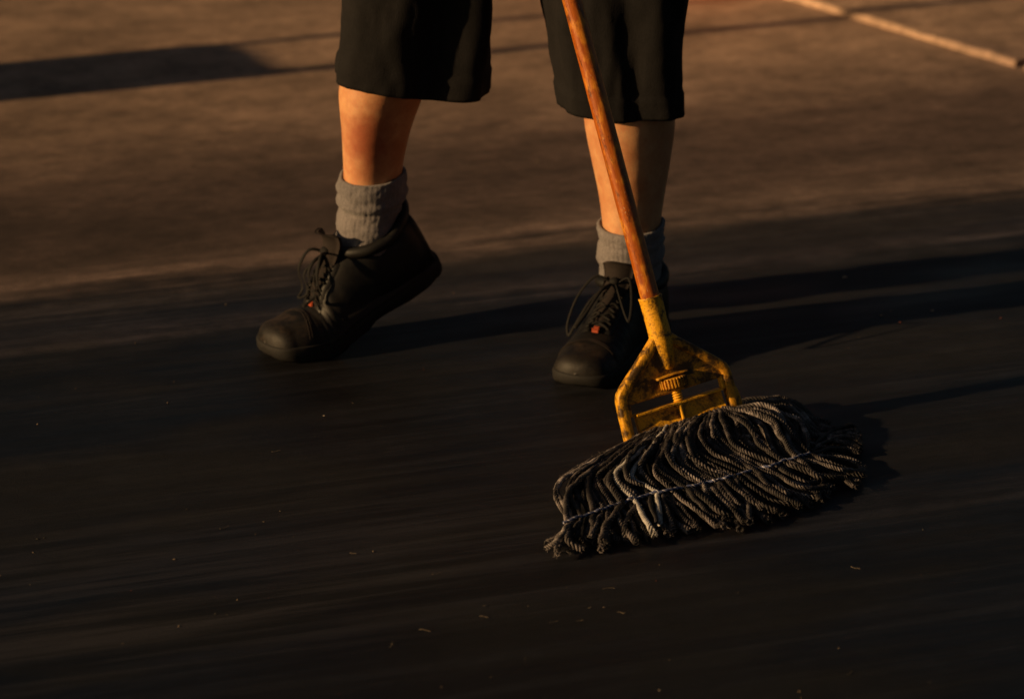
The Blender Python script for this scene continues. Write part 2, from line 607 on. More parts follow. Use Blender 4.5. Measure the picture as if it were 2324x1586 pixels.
def ball(c, r, n=14, m=18):
    V = []
    for i in range(n + 1):
        th = math.pi * i / n
        for j in range(m):
            ph = 2 * math.pi * j / m
            V.append((c[0] + r[0] * max(math.sin(th), 0.02) * math.cos(ph), c[1] + r[1] * max(math.sin(th), 0.02) * math.sin(ph), c[2] - r[2] * math.cos(th)))
    F = grid_faces(n + 1, m)
    F.append(tuple(range(m))[::-1])
    F.append(tuple(n * m + j for j in range(m)))
    return V, F


def limb(pts, rad, n=30, sides=20):
    P = catmull(pts, n)
    r = np.interp(np.linspace(0, len(pts) - 1, n), range(len(pts)), rad)
    V, F = tube_geo(P, r, sides)
    return [tuple(x) for x in V], F


# mop axis (needed for the hands)
AX0 = at_depth(1500.3, 769.1, 4.744)
AXT = at_depth(1298, 0, 4.69)
A = (AXT - AX0).normalized()

# trunk, head and arms continue above the picture
parts.append(loft([((0.0, 0.13, 0.80), 0.10, 0.09, 0), ((0.0, 0.14, 0.88), 0.165, 0.115, 0), ((0.0, 0.14, 0.98), 0.155, 0.11, 0), ((0.0, 0.12, 1.10), 0.150, 0.11, 0),
                   ((0.0, 0.10, 1.25), 0.170, 0.12, 0), ((0.0, 0.09, 1.37), 0.180, 0.105, 0), ((0.0, 0.09, 1.44), 0.12, 0.075, 0), ((0.0, 0.08, 1.47), 0.06, 0.06, 0)], 32))
parts.append(limb([(0, 0.085, 1.42), (0, 0.07, 1.50), (0, 0.05, 1.58)], [0.062, 0.056, 0.055]))
parts.append(ball((0, 0.045, 1.645), (0.075, 0.095, 0.115)))
parts.append(ball((0, -0.005, 1.59), (0.05, 0.05, 0.055)))
parts.append(ball((0, -0.055, 1.63), (0.013, 0.02, 0.024)))
parts.append(ball((0, -0.047, 1.578), (0.024, 0.010, 0.009)))
for s_ in (-1, 1):
    parts.append(ball((s_ * 0.078, 0.055, 1.635), (0.010, 0.018, 0.030)))
    parts.append(ball((s_ * 0.030, -0.030, 1.665), (0.017, 0.014, 0.010)))


def on_axis(z):
    return AX0 + A * ((z - AX0.z) / A.z)


HANDLE_R = 0.0119
Lx = (RT * 0.958 + UP * 0.29 + FW * 0.27)
Lx = (Lx - A * Lx.dot(A)).normalized()
Nn = A.cross(Lx)
if Nn.y > 0:
    Nn = -Nn


def grip(z, side, sh, el):
    c = on_axis(z)
    # palm beside the handle, fingers wrapped round it
    out = (Vector((side, 0.25, 0)) - A * A.dot(Vector((side, 0.25, 0)))).normalized()
    fwd = A.cross(out)
    if fwd.y > 0:
        fwd = -fwd
    palm = c + out * 0.032
    wrist = palm + out * 0.045 - fwd * 0.05 - A * 0.01
    parts.append(limb([sh, el, tuple(wrist), tuple(palm)], [0.055, 0.042, 0.028, 0.026], 40))
    parts.append(limb([tuple(palm - A * 0.04), tuple(palm), tuple(palm + A * 0.04)], [0.015, 0.019, 0.015], 12))
    for i, ln in enumerate((0.94, 1.0, 0.96, 0.8)):
        o0 = A * (0.034 - 0.0225 * i)
        pts = []
        for k in range(6):
            a = R(-10 + 46 * k * ln)
            r_ = HANDLE_R + 0.0085
            pts.append(tuple(c + o0 + out * (math.cos(a) * r_) + fwd * (math.sin(a) * r_)))
        pts = [tuple(palm + o0 + fwd * 0.012)] + pts
        parts.append(limb(pts, [0.0095] * 4 + [0.0088, 0.008, 0.007], 22, 10))
    pts = [tuple(palm + A * 0.03 - fwd * 0.01)] + [tuple(c + A * (0.052 + 0.004 * k) + out * math.cos(R(a)) * 0.021 - fwd * math.sin(R(a)) * 0.021) for k, a in enumerate((20, 70, 120))]
    parts.append(limb(pts, [0.012, 0.011, 0.010, 0.0085], 16, 10))


grip(1.02, 1, (0.20, 0.09, 1.38), (0.27, 0.10, 1.10))
grip(1.24, -1, (-0.20, 0.09, 1.38), (-0.33, 0.06, 1.16))

V, F = [], []
for v_, f_ in parts:
    o_ = len(V)
    V += [tuple(x) for x in v_]
    F += [tuple(o_ + i for i in q_) for q_ in f_]
me = bpy.data.meshes.new('body_raw')
me.from_pydata(V, [], F)
me.update()
tmp = bpy.data.objects.new('body_raw', me)
col.objects.link(tmp)
rm = tmp.modifiers.new('r', 'REMESH')
rm.mode = 'VOXEL'
rm.voxel_size = 0.005
sm_ = tmp.modifiers.new('s', 'SMOOTH')
sm_.factor = 0.5
sm_.iterations = 8
dg = bpy.context.evaluated_depsgraph_get()
me2 = bpy.data.meshes.new_from_object(tmp.evaluated_get(dg))
me2.name = 'body'
bpy.data.objects.remove(tmp)
me2.materials.clear()
body = link('body', me2, M_SKIN, person)

hv, hf = ball((0, 0.062, 1.672), (0.084, 0.098, 0.102), 18, 26)
hv = [(x, y + (0.02 if (y < 0.01 and z < 1.70) else 0) + 0.004 * mnoise.noise((x * 60, y * 60, z * 60)), max(z, 1.60)) for x, y, z in hv]
mesh('hair', hv, hf, M_HAIR, person)


# ---- shorts: two wide legs that hang from the hips
def shorts_leg(zh, Zs, Us_c, wid, dep, ys, seed, extra, tilt):
    n, m = 70, 120
    V = []
    zz = np.concatenate([[zh + 0.012, zh + 0.002], np.linspace(zh, zh + 0.03, 8), np.linspace(zh + 0.034, Zs[-1], n)])
    for i, z in enumerate(zz):
        y0 = float(smooth_interp(z, Zs, ys))
        x0 = px_x(float(smooth_interp(z, Zs, Us_c)), z, y0)
        rx = float(smooth_interp(z, Zs, wid))
        ry = float(smooth_interp(z, Zs, dep))
        inner = -0.004 if i < 1 else (-0.002 if i < 2 else 0.0)
        hem = 0.0016 if 2 <= i < 9 else (-0.0008 if i == 10 else 0)
        for j in range(m):
            a = 2 * math.pi * j / m
            fall = math.exp(-max(0, z - zh) * 3.2)
            d = 0.0055 * math.sin(3 * a + seed + 4 * z) + 0.0045 * math.sin(5 * a - 2 * seed + 7 * z) * fall
            d += 0.006 * mnoise.noise((math.cos(a) * 2.2 + seed, math.sin(a) * 2.2, z * 7))
            d += 0.0024 * mnoise.noise((math.cos(a) * 6 + seed, math.sin(a) * 6, z * 22)) + 0.0012 * mnoise.noise((math.cos(a) * 15 + seed, math.sin(a) * 15, z * 40))
            for (a0, wd, amp, zsl) in extra:
                dl = (a - R(a0) - zsl * (z - zh) + math.pi) % (2 * math.pi) - math.pi
                d += amp * math.exp(-(dl / R(wd)) ** 2)
            zt = z + (tilt[0] * math.cos(a) + tilt[1] * math.sin(a) + 0.004 * math.sin(2 * a + seed)) * math.exp(-max(0, z - zh) * 6)
            V.append((x0 + (rx + d + inner + hem) * math.cos(a), y0 + (ry + d + inner + hem) * math.sin(a), zt))
    return V, grid_faces(len(zz), m), len(zz) * m


sv, sf, so = shorts_leg(0.349, [0.349, 0.43, 0.52, 0.62, 0.74, 0.86], [926, 934, 937, 940, 975, 1020], [0.0960, 0.0930, 0.0925, 0.0945, 0.102, 0.11], [0.078, 0.080, 0.084, 0.090, 0.11, 0.13],
                        [0.058, 0.056, 0.058, 0.075, 0.11, 0.13], 0.6, [(-38, 15, 0.016, 1.6), (-70, 20, -0.014, 1.2), (-115, 22, 0.006, 0), (170, 20, 0.004, 0)], (-0.012, 0.0))
sv2, sf2, so2 = shorts_leg(0.323, [0.323, 0.40, 0.50, 0.62, 0.74, 0.86], [1411, 1406, 1401, 1390, 1345, 1300], [0.0790, 0.0845, 0.0985, 0.1020, 0.105, 0.11], [0.074, 0.078, 0.086, 0.095, 0.11, 0.13],
                           [0.036, 0.038, 0.042, 0.070, 0.11, 0.13], 2.3, [(-50, 13, 0.008, -1.6), (-75, 14, -0.007, -1.4), (-165, 14, -0.006, 0.6), (-140, 12, 0.006, 0.4)], (-0.006, 0.0))
hipv, hipf = loft([((0, 0.13, 0.74), 0.13, 0.10, 0), ((0, 0.13, 0.80), 0.185, 0.135, 0), ((0, 0.135, 0.90), 0.185, 0.135, 0), ((0, 0.14, 0.99), 0.172, 0.125, 0), ((0, 0.14, 1.02), 0.170, 0.124, 0)], 48)
V = sv + sv2 + [tuple(x) for x in hipv]
F = sf + [tuple(i + so for i in q_) for q_ in sf2] + [tuple(i + so + so2 for i in q_) for q_ in hipf]
shorts = mesh('shorts', V, F, M_SHORTS, person)
shorts['label'] = 'black knee-length shorts'
# hem stitching
hv = [((i,)) for i in ()]
shv, shf = loft([((0.0, 0.135, 0.97), 0.178, 0.130, 0), ((0.0, 0.125, 1.10), 0.172, 0.130, 0), ((0.0, 0.10, 1.25), 0.190, 0.138, 0), ((0.0, 0.09, 1.37), 0.200, 0.122, 0), ((0.0, 0.09, 1.44), 0.13, 0.088, 0), ((0.0, 0.085, 1.465), 0.075, 0.068, 0)], 40)
V = [tuple(x) for x in shv]
F = list(shf)
for s_, el in ((1, (0.245, 0.097, 1.20)), (-1, (-0.275, 0.073, 1.24))):
    lv, lf = limb([(s_ * 0.16, 0.09, 1.39), (s_ * 0.21, 0.09, 1.35), el], [0.075, 0.072, 0.066], 14, 24)
    o_ = len(V)
    V += lv
    F += [tuple(o_ + i for i in q_) for q_ in lf]
mesh('shirt', V, F, M_SHIRT, person)


# ---- socks
def sock(Zs, Xs, Ys, RXs, RYs, z0, z1, bumps, seed, lip):
    n, m = 90, 160
    V = []
    zs = list(np.linspace(z0, z1, n))
    for z in zs:
        cx, cy = float(smooth_interp(z, Zs, Xs)), float(smooth_interp(z, Zs, Ys))
        rx, ry = float(smooth_interp(z, Zs, RXs)) + 0.0050, float(smooth_interp(z, Zs, RYs)) + 0.0050
        for j in range(m):
            a = 2 * math.pi * j / m
            d = 0
            for (zc, wz, amp, ph, til) in bumps:
                zz = zc + til * math.sin(a + ph)
                d += amp * math.exp(-((z - zz) / wz) ** 2) * (0.75 + 0.25 * math.sin(2 * a + ph))
            d += 0.0022 * mnoise.noise((math.cos(a) * 2 + seed, math.sin(a) * 2, z * 60)) + 0.0008 * mnoise.noise((math.cos(a) * 7 + seed, math.sin(a) * 7, z * 150))
            d += 0.00022 * math.cos(40 * a)
            zt = z + lip * math.sin(a + 0.6) * max(0, (z - z0) / (z1 - z0)) ** 3
            V.append((cx + (rx + d) * math.cos(a), cy + (ry + d) * math.sin(a), zt))
    # turn the mouth of the sock inwards
    top = np.array(V[-m:])
    c = top.mean(0)
    for sh, dz in ((0.93, 0.0012), (0.84, -0.003)):
        V += [tuple(c + (p_ - c) * np.array([sh, sh, 1]) + np.array([0, 0, dz])) for p_ in top]
    return mesh('sock', V, grid_faces(n + 2, m), M_SOCK, person)


sock(Z1, X1, Y1, RX1, RY1, 0.122, 0.226, [(0.213, 0.011, 0.0048, 0, 0.003), (0.196, 0.0065, 0.0062, 0.5, 0.006), (0.186, 0.0028, -0.0016, 0.4, 0.005), (0.173, 0.006, 0.0018, 2.4, 0.007), (0.155, 0.007, 0.0024, 4.0, 0.006)], 1.0, 0.004)
sock(Z2, X2, Y2, RX2, RY2, 0.085, 0.164, [(0.158, 0.007, 0.0026, 0, 0.002), (0.146, 0.003, -0.0015, 1.0, 0.004), (0.138, 0.006, 0.0022, 2.0, 0.006), (0.123, 0.008, 0.0060, 0.3, 0.005), (0.110, 0.004, -0.0010, 2.2, 0.004)], 4.0, 0.003)

# ---- shoes
SL = 0.288
SX = [0, 0.004, 0.018, 0.05, 0.085, 0.105, 0.13, 0.16, 0.19, 0.22, 0.245, 0.262]
SW = [0.016, 0.032, 0.0440, 0.0490, 0.0485, 0.0460, 0.0440, 0.0435, 0.0465, 0.0480, 0.0465, 0.0425]
SHt = [0.086, 0.102, 0.107, 0.105, 0.104, 0.106, 0.105, 0.086, 0.069, 0.059, 0.0525, 0.0470]


def toe_round(x):
    return math.sqrt(max(0.0, 1 - ((x - 0.262) / (SL - 0.262)) ** 2)) if x > 0.262 else 1.0


def top_z(x):
    return 0.023 + (float(smooth_interp(x, SX, SHt)) - 0.023) * toe_round(x) ** 0.8


def half_w(x):
    return float(smooth_interp(x, SX, SW)) * max(toe_round(x), 0.02)


def shoe(ball_at, heading, lift, seed, loops, size):
    root = empty('shoe', (0, 0, 0))
    root.parent = person
    root.location = -person.location
    xb = 0.205
    hc, hs = math.cos(heading), math.sin(heading)

    def xf(pt):
        x, y, z = pt
        # bend over the ball of the foot
        t = min(1, max(0, (xb + 0.022 - x) / 0.06))
        al = lift * (t * t * (3 - 2 * t))
        dx, dz, y = (x - xb) * size, (z - 0.004) * size, y * size
        rx_ = dx * math.cos(al) + dz * math.sin(al) * 1.0
        rz_ = -dx * math.sin(al) + dz * math.cos(al)
        X, Y, Zz = rx_, y, rz_ + 0.004 * size
        return (ball_at[0] + hc * X - hs * Y, ball_at[1] + hs * X + hc * Y, Zz)

    def put(name, V, F, mat, sm=True, par=root):
        return mesh(name, [xf(p_) for p_ in V], F, mat, par, sm)

    # upper
    m = 36
    xs = np.concatenate([np.linspace(0, 0.02, 8), np.linspace(0.025, 0.265, 46), SL - 0.02 * (1 - np.sin(np.linspace(0.08, math.pi / 2, 16)))])
    V = []
    for x in xs:
        w, h = half_w(x), top_z(x)
        lo = 0.016
        for j in range(m):
            a = math.pi * j / (m - 1)
            cy = math.copysign(abs(math.cos(a)) ** 0.80, math.cos(a))
            ex = 0.36 + 0.50 * min(1, max(0, (x - 0.095) / 0.05))
            z = lo + (h - lo) * max(math.sin(a), 0) ** ex
            wz = 1.0 - (0.05 * ((z - lo) / 0.1) ** 1.4 if x < 0.14 else 0.0)
            wr = 0.0012 * mnoise.noise((x * 45 + seed, cy * 3, z * 30))
            if 0.16 < x < 0.225:
                wr += 0.0010 * math.sin(x * 420 + 2 * cy)
            V.append((x, (w * wz + wr) * cy, z + wr))
    F = grid_faces(len(xs), m, False)
    F += [(i * m, (i + 1) * m, (i + 1) * m + m - 1, i * m + m - 1) for i in range(len(xs) - 1)]
    F.append(tuple(range(m)))
    F.append(tuple((len(xs) - 1) * m + j for j in range(m))[::-1])
    put('upper', V, F, M_SHOE)

    # toe cap, a second layer of leather
    V = []
    xs2 = np.concatenate([np.linspace(0.236, 0.264, 12), SL - 0.022 * (1 - np.sin(np.linspace(0.10, math.pi / 2, 16)))])
    for i, x in enumerate(xs2):
        xx = min(x, SL)
        w, h = half_w(xx) + 0.0016, top_z(xx) + 0.0016
        if i == 0:
            w, h = w - 0.0024, h - 0.0024
        for j in range(m):
            a = math.pi * j / (m - 1)
            cy = math.copysign(abs(math.cos(a)) ** 0.80, math.cos(a))
            V.append((x + 0.0016 * i / 27 - 0.012 * (1 - abs(cy)) * max(0, 1 - i / 10), w * cy, 0.017 + (h - 0.017) * max(math.sin(a), 0) ** 0.86))
    F = grid_faces(len(xs2), m, False)
    F.append(tuple((len(xs2) - 1) * m + j for j in range(m))[::-1])
    put('toe_cap', V, F, M_TOE)
    # double row of stitching along the cap's edge
    for back in (0.0005, 0.0042):
        P = []
        for j in range(4, m - 4):
            a = math.pi * j / (m - 1)
            cy = math.copysign(abs(math.cos(a)) ** 0.80, math.cos(a))
            xx = 0.2385 + back - 0.012 * (1 - abs(cy))
            P.append((xx, (half_w(xx) + 0.0017) * cy, 0.017 + (top_z(xx) + 0.0017 - 0.017) * max(math.sin(a), 0) ** 0.86))
        Vt, Ft = tube_geo(catmull(P, 70), 0.00055, 5)
        put('stitching', [tuple(p_) for p_ in Vt], Ft, M_TONGUE)

    # sole with a heel step and a lip
    prof = [(-0.002, 0.0), (0.0015, 0.003), (0.0035, 0.010), (0.0042, 0.020), (0.0030, 0.0235), (-0.004, 0.0242)]
    nx = 60
    ol = []
    for i in range(nx):
        a = 2 * math.pi * i / nx
        x = SL / 2 + SL / 2 * math.cos(a)
        ol.append((x, math.copysign(half_w(min(max(x, 0.0), SL)), math.sin(a)) if 0 < i < nx and i != nx // 2 else 0.0))
    V = []
    for k, (o_, z) in enumerate(prof):
        for i, (x, y) in enumerate(ol):
            a = 2 * math.pi * i / nx
            zz = z
            if k < 2:
                zz += 0.007 * max(0, (x - 0.25) / 0.042) ** 2
                if 0.085 < x < 0.13:
                    zz += 0.0045
                zz += 0.0012 * (1 if (i % 4) < 2 else 0)
            V.append((x + o_ * math.cos(a), y + math.copysign(o_, y if y else 1) * (abs(math.sin(a)) ** 0.5), zz))
    F = [tuple(k * nx + i for i in ()) for k in ()]
    F += grid_faces(len(prof), nx)
    F.append(tuple(range(nx))[::-1])
    F.append(tuple((len(prof) - 1) * nx + i for i in range(nx)))
    put('sole', V, F, M_SOLE)

    # padded collar round the ankle
    P = []
    for i in range(48):
        a = 2 * math.pi * i / 48
        fx = 0.058 + 0.056 * math.cos(a)
        P.append((fx, 0.0468 * math.sin(a), 0.101 + 0.008 * (math.cos(a) if math.cos(a) < 0 else 0) * -1.1 + 0.004 * math.cos(a) ** 2 - 0.003 * abs(math.sin(a)) ** 2))
    P.append(P[0])
    Vt, Ft = tube_geo(P, 0.0085, 12, 0, False)
    put('collar', [tuple(p_) for p_ in Vt], Ft, M_SHOE)

    # tongue, its tip standing off the shin
    V = []
    tp = catmull([(0.205, 0, top_z(0.205) + 0.002), (0.17, 0, top_z(0.17) + 0.004), (0.140, 0, top_z(0.14) + 0.006), (0.124, 0, 0.124), (0.122, 0, 0.138), (0.127, 0, 0.146)], 24)
    for side in (0, 1):
        for i, p_ in enumerate(tp):
            t_ = i / 23
            wd = 0.013 + 0.015 * t_ - (0.010 * max(0, (t_ - 0.88) / 0.12))
            for j in range(11):
                s__ = (j - 5) / 5
                V.append((p_[0] - 0.010 * s__ * s__ * (0.3 + t_) + (0.0045 * t_ if side == 0 else 0), wd * s__, p_[2] - 0.006 * s__ * s__ + (0.003 if side == 0 else 0)))
    k = 24 * 11
    F = grid_faces(24, 11, False) + [tuple(reversed([k + q_ for q_ in f_])) for f_ in grid_faces(24, 11, False)]
    for i in range(23):
        F.append((i * 11, k + i * 11, k + (i + 1) * 11, (i + 1) * 11))
        F.append((i * 11 + 10, (i + 1) * 11 + 10, k + (i + 1) * 11 + 10, k + i * 11 + 10))
    for j in range(10):
        F.append((23 * 11 + j, k + 23 * 11 + j, k + 23 * 11 + j + 1, 23 * 11 + j + 1))
    tongue = put('tongue', V, F, M_TONGUE)

    # eyelet stays, eyelets
    for s_ in (-1, 1):
        V = []
        ns = 20
        for i in range(ns):
            x = 0.128 + (0.208 - 0.128) * i / (ns - 1)
            for j in range(6):
                yy = 0.011 + 0.012 * j / 5
                w, h = half_w(x), top_z(x)
                c_ = min(0.999, yy / w)
                an = math.acos(c_ ** (1 / 0.8))
                z = 0.016 + (h - 0.016) * math.sin(an) ** 0.86 + (0.0032 if 0 < j < 5 and 0 < i < ns - 1 else 0.0006)
                V.append((x, s_ * yy, z))
        put('eyelet_stay', V, grid_faces(ns, 6, False), M_SHOE)
    rows = [0.138, 0.154, 0.170, 0.186, 0.201]

    def over(x, y):
        w, h = half_w(x), top_z(x)
        an = math.acos(min(0.999, abs(y) / w) ** (1 / 0.8))
        return 0.016 + (h - 0.016) * math.sin(an) ** 0.86

    for r_i, x in enumerate(rows):
        x2 = x - 0.010
        P = [(x, -0.018, over(x, 0.018) + 0.0035), (x - 0.002, -0.010, over(x, 0.010) + 0.0075), (x - 0.005, 0, top_z(x) + 0.0095), (x2, 0.010, over(x2, 0.010) + 0.0075), (x2, 0.018, over(x2, 0.018) + 0.0035)]
        Vt, Ft = tube_geo(catmull(P, 18), 0.0022, 7)
        put('lace', [tuple(p_) for p_ in Vt], Ft, M_LACE)
        P = [(a_, -b_, c_ - 0.0012) for a_, b_, c_ in P]
        Vt, Ft = tube_geo(catmull(P, 18), 0.0022, 7)
        put('lace', [tuple(p_) for p_ in Vt], Ft, M_LACE)
    for lp in loops:
        Vt, Ft = tube_geo(catmull(lp, 44), 0.0026, 8, 0, True, 0.55)
        put('lace_loop', [tuple(p_) for p_ in Vt], Ft, M_LACE)
    kv, kf = ball((0.131, 0, top_z(0.131) + 0.013), (0.008, 0.009, 0.006), 8, 10)
    put('lace_knot', kv, kf, M_LACE)

    # pull loop at the heel
    P = catmull([(0.006, 0, 0.098), (-0.003, 0, 0.112), (-0.004, 0, 0.128), (0.006, 0, 0.134), (0.013, 0, 0.122), (0.013, 0, 0.106)], 26)
    V = [(p_[0], y, p_[2]) for p_ in P for y in (-0.006, 0.006)]
    o = put('heel_loop', V, grid_faces(26, 2, False), M_LACE)
    so_ = o.modifiers.new('solid', 'SOLIDIFY')
    so_.thickness = 0.003

    # orange mark on the tongue: two small leaning blades
    V, F = [], []
    for k, (x0, w0) in enumerate(((0.2120, 0.0062), (0.2065, 0.0045))):
        b0 = len(V)
        for (dx, yy) in ((-0.0022, -w0), (0.0020, -w0 * 0.75), (0.0022, w0 * 0.8), (-0.0016, w0)):
            V.append((x0 + dx, yy, over(max(0.18, x0 + dx), abs(yy)) + 0.0075))
        for i in range(4):
            V.append((V[b0 + i][0], V[b0 + i][1], V[b0 + i][2] - 0.004))
        F.append((b0, b0 + 1, b0 + 2, b0 + 3))
        for i in range(4):
            F.append((b0 + i, b0 + 4 + i, b0 + 4 + (i + 1) % 4, b0 + (i + 1) % 4))
    o = put('orange_mark', V, F, M_TAG, False)
    o['label'] = 'small orange mark at the foot of the lacing'
    return root


H1 = R(212)
sh1 = shoe((-0.256, 0.006), H1, R(27), 1.3,
           [[(0.131, 0.003, 0.115), (0.148, 0.022, 0.128), (0.178, 0.033, 0.104), (0.205, 0.034, 0.082), (0.203, 0.026, 0.078), (0.17, 0.018, 0.103), (0.131, 0, 0.116)],
            [(0.131, -0.003, 0.115), (0.15, -0.014, 0.126), (0.19, -0.020, 0.096), (0.223, -0.018, 0.074), (0.214, -0.008, 0.078), (0.17, -0.006, 0.107), (0.131, 0, 0.116)],
            [(0.131, 0.0, 0.115), (0.16, 0.008, 0.118), (0.20, 0.012, 0.088), (0.236, 0.016, 0.070)]], 0.95)
H2 = math.atan2(-0.926, -0.378)
b2 = (X2[1] + 0.1225 * math.cos(H2), Y2[1] + 0.1225 * math.sin(H2))
sh2 = shoe(b2, H2, 0.0, 5.1,
           [[(0.131, -0.004, 0.115), (0.138, -0.028, 0.124), (0.158, -0.048, 0.098), (0.180, -0.056, 0.062), (0.192, -0.050, 0.046), (0.188, -0.042, 0.060), (0.160, -0.024, 0.098), (0.131, 0, 0.116)],
            [(0.131, 0.004, 0.115), (0.14, 0.026, 0.128), (0.165, 0.040, 0.104), (0.185, 0.044, 0.080), (0.178, 0.034, 0.084), (0.131, 0, 0.116)],
            [(0.131, -0.002, 0.115), (0.160, -0.010, 0.112), (0.195, -0.020, 0.088), (0.222, -0.028, 0.070)]], 0.875)

# ------------------------------------------------------------------ the mop
mop = empty('mop', (AX0.x, AX0.y, 0))
tag(mop, 'wet mop with orange wooden handle, yellow plastic clamp and grey cotton strands', 'mop')
K = 0.1277e-3


def L(s, w, n=0.0):
    """clamp frame: s to the right, w down the handle (both in drawing units), n in metres towards the viewer"""
    return AX0 + Lx * (s * K) - A * (w * K) + Nn * n


# handle
HL = 1.36
hp = [AX0 + A * t for t in np.linspace(0.018, HL, 60)]
hr = [HANDLE_R * (1.0 + 0.012 * mnoise.noise((t * 30, 0, 0))) for t in np.linspace(0.018, HL, 60)]
hr[-1] *= 0.4
hr[-2] *= 0.85
# build along local z so that the grain follows the wood
q = A.to_track_quat('Z', 'Y')
zz = np.linspace(0.018, HL, 60)
Vt, Ft = tube_geo([(0, 0, z) for z in zz], hr, 28)
hobj = mesh('handle', Vt, Ft, M_WOOD, mop)
hobj.location = AX0 - mop.location
hobj.rotation_euler = q.to_euler()

# socket: a flared sleeve running into a boss
so_pts = [(-428, 13.6, 1), (-428, 14.7, 1), (-418, 15.2, 1), (-404, 14.5, 1), (-300, 14.2, 1), (-150, 14.0, 1), (0, 14.2, 1), (60, 13.6, 1), (140, 11.5, 1), (230, 9.2, 1), (290, 7.2, 1), (312, 4.0, 1), (318, 0.3, 1)]
V = []
msd = 40
V += [L(0, -330) + (Lx * math.cos(a) + Nn * math.sin(a)) * 0.0121 for a in np.linspace(0, 2 * math.pi, msd, endpoint=False)]
V += [L(0, -426) + (Lx * math.cos(a) + Nn * math.sin(a)) * 0.0124 for a in np.linspace(0, 2 * math.pi, msd, endpoint=False)]
for w, r_, _ in so_pts:
    for a in np.linspace(0, 2 * math.pi, msd, endpoint=False):
        V.append(L(0, w) + (Lx * math.cos(a) + Nn * math.sin(a)) * (r_ * 1e-3))
clamp = empty('clamp', AX0 - mop.location)
clamp.parent = mop
clamp['label'] = 'grimy yellow plastic mop clamp'
mesh('socket', V, grid_faces(len(so_pts) + 2, msd), M_YEL, clamp)


def rib(name, path, wid, dep, mat, seg=40, n0=0.0):
    """a bar of rounded-rectangle section following a path in the clamp plane"""
    P = catmull([(s, w, 0) for s, w in path], seg)
    P2 = np.array([list(L(a, b, n0)) for a, b, _ in P])
    T = np.gradient(P2, axis=0)
    T /= np.linalg.norm(T, axis=1)[:, None]
    nn = np.array(Nn)
    V = []
    for i in range(seg):
        b_ = np.cross(T[i], nn)
        b_ /= np.linalg.norm(b_)
        for k in range(20):
            a = 2 * math.pi * k / 20
            ca, sa = math.cos(a), math.sin(a)
            x = math.copysign(abs(ca) ** 0.45, ca) * wid / 2
            y = math.copysign(abs(sa) ** 0.45, sa) * dep / 2
            wob = 1 + 0.03 * mnoise.noise((P2[i][0] * 300, P2[i][2] * 300, k))
            V.append(P2[i] + b_ * x * wob + nn * y * wob)
    F = grid_faces(seg, 20)
    F.append(tuple(range(20))[::-1])
    F.append(tuple((seg - 1) * 20 + k for k in range(20)))
    return mesh(name, V, F, mat, clamp)


rib('arm', [(-62, -8), (-120, 48), (-330, 232), (-485, 366), (-540, 430), (-556, 520), (-563, 660), (-570, 915)], 0.0130, 0.0165, M_YELM)
rib('arm', [(62, -8), (120, 48), (330, 240), (490, 392), (535, 452), (545, 540), (545, 660), (545, 905)], 0.0130, 0.0165, M_YELD)


def plate(name, pts, n0, n1, mat, bev=0.0008):
    V = [L(s, w, n0) for s, w in pts] + [L(s, w, n1) for s, w in pts]
    k = len(pts)
    F = [tuple(range(k)), tuple(range(2 * k - 1, k - 1, -1))] + [(i, k + i, k + (i + 1) % k, (i + 1) % k) for i in range(k)]
    o = mesh(name, V, F, mat, clamp, False)
    bm = bmesh.new()
    bm.from_mesh(o.data)
    bmesh.ops.recalc_face_normals(bm, faces=bm.faces)
    bm.to_mesh(o.data)
    bm.free()
    return bevel_mod(o, bev)


# web between the arms, open where the wheel sits
plate('web', [(-70, 20), (70, 20), (160, 100), (350, 268), (505, 420), (520, 512), (-515, 512), (-505, 420), (-350, 268), (-160, 100)], 0.0000, 0.0042, M_YELD)
rib('web_lip', [(-520, 508), (0, 512), (520, 508)], 0.0050, 0.0130, M_YELD, 24, -0.002)
rib('wheel_hood', [(-168, 362), (0, 354), (168, 362)], 0.0030, 0.0170, M_YELD, 16, 0.004)
rib('guide_tab', [(478, 512), (480, 570), (482, 640)], 0.0050, 0.0120, M_YELC, 10, 0.0)
rib('guide_tab', [(-500, 512), (-502, 570), (-505, 640)], 0.0050, 0.0120, M_YELD, 10, 0.0)
rib('gate_lug', [(560, 600), (590, 690), (602, 800), (600, 900)], 0.0070, 0.0150, M_YELD, 14, -0.002)

# knurled thumb wheel
V = []
nk = 26
mk = nk * 6
for (w, rr) in ((382, 0.0105), (382, 0.0160), (390, 0.0172), (470, 0.0172), (480, 0.0160), (480, 0.0085)):
    for j in range(mk):
        a = 2 * math.pi * j / mk
        kn = (0.0011 if (j % 6) in (1, 2, 3) else -0.0011) if 0.0165 < rr else 0
        V.append(L(0, w, 0.003) + (Lx * math.cos(a) + Nn * math.sin(a)) * (rr + kn))
F = grid_faces(6, mk)
F.append(tuple(range(mk))[::-1])
F.append(tuple(5 * mk + j for j in range(mk)))
mesh('thumb_wheel', V, F, M_YELD, clamp, False)

# threaded screw
V = []
turns, per = 7.5, 16
nr = 110
for i in range(nr):
    w = 478 + (668 - 478) * i / (nr - 1)
    for j in range(24):
        a = 2 * math.pi * j / 24
        ph = (turns * i / (nr - 1) * 2 * math.pi - a) % (2 * math.pi)
        rr = 0.0050 + 0.0016 * (0.5 + 0.5 * math.cos(ph))
        V.append(L(6, w, 0.003) + (Lx * math.cos(a) + Nn * math.sin(a)) * rr)
mesh('screw', V, grid_faces(nr, 24), M_YELC, clamp)

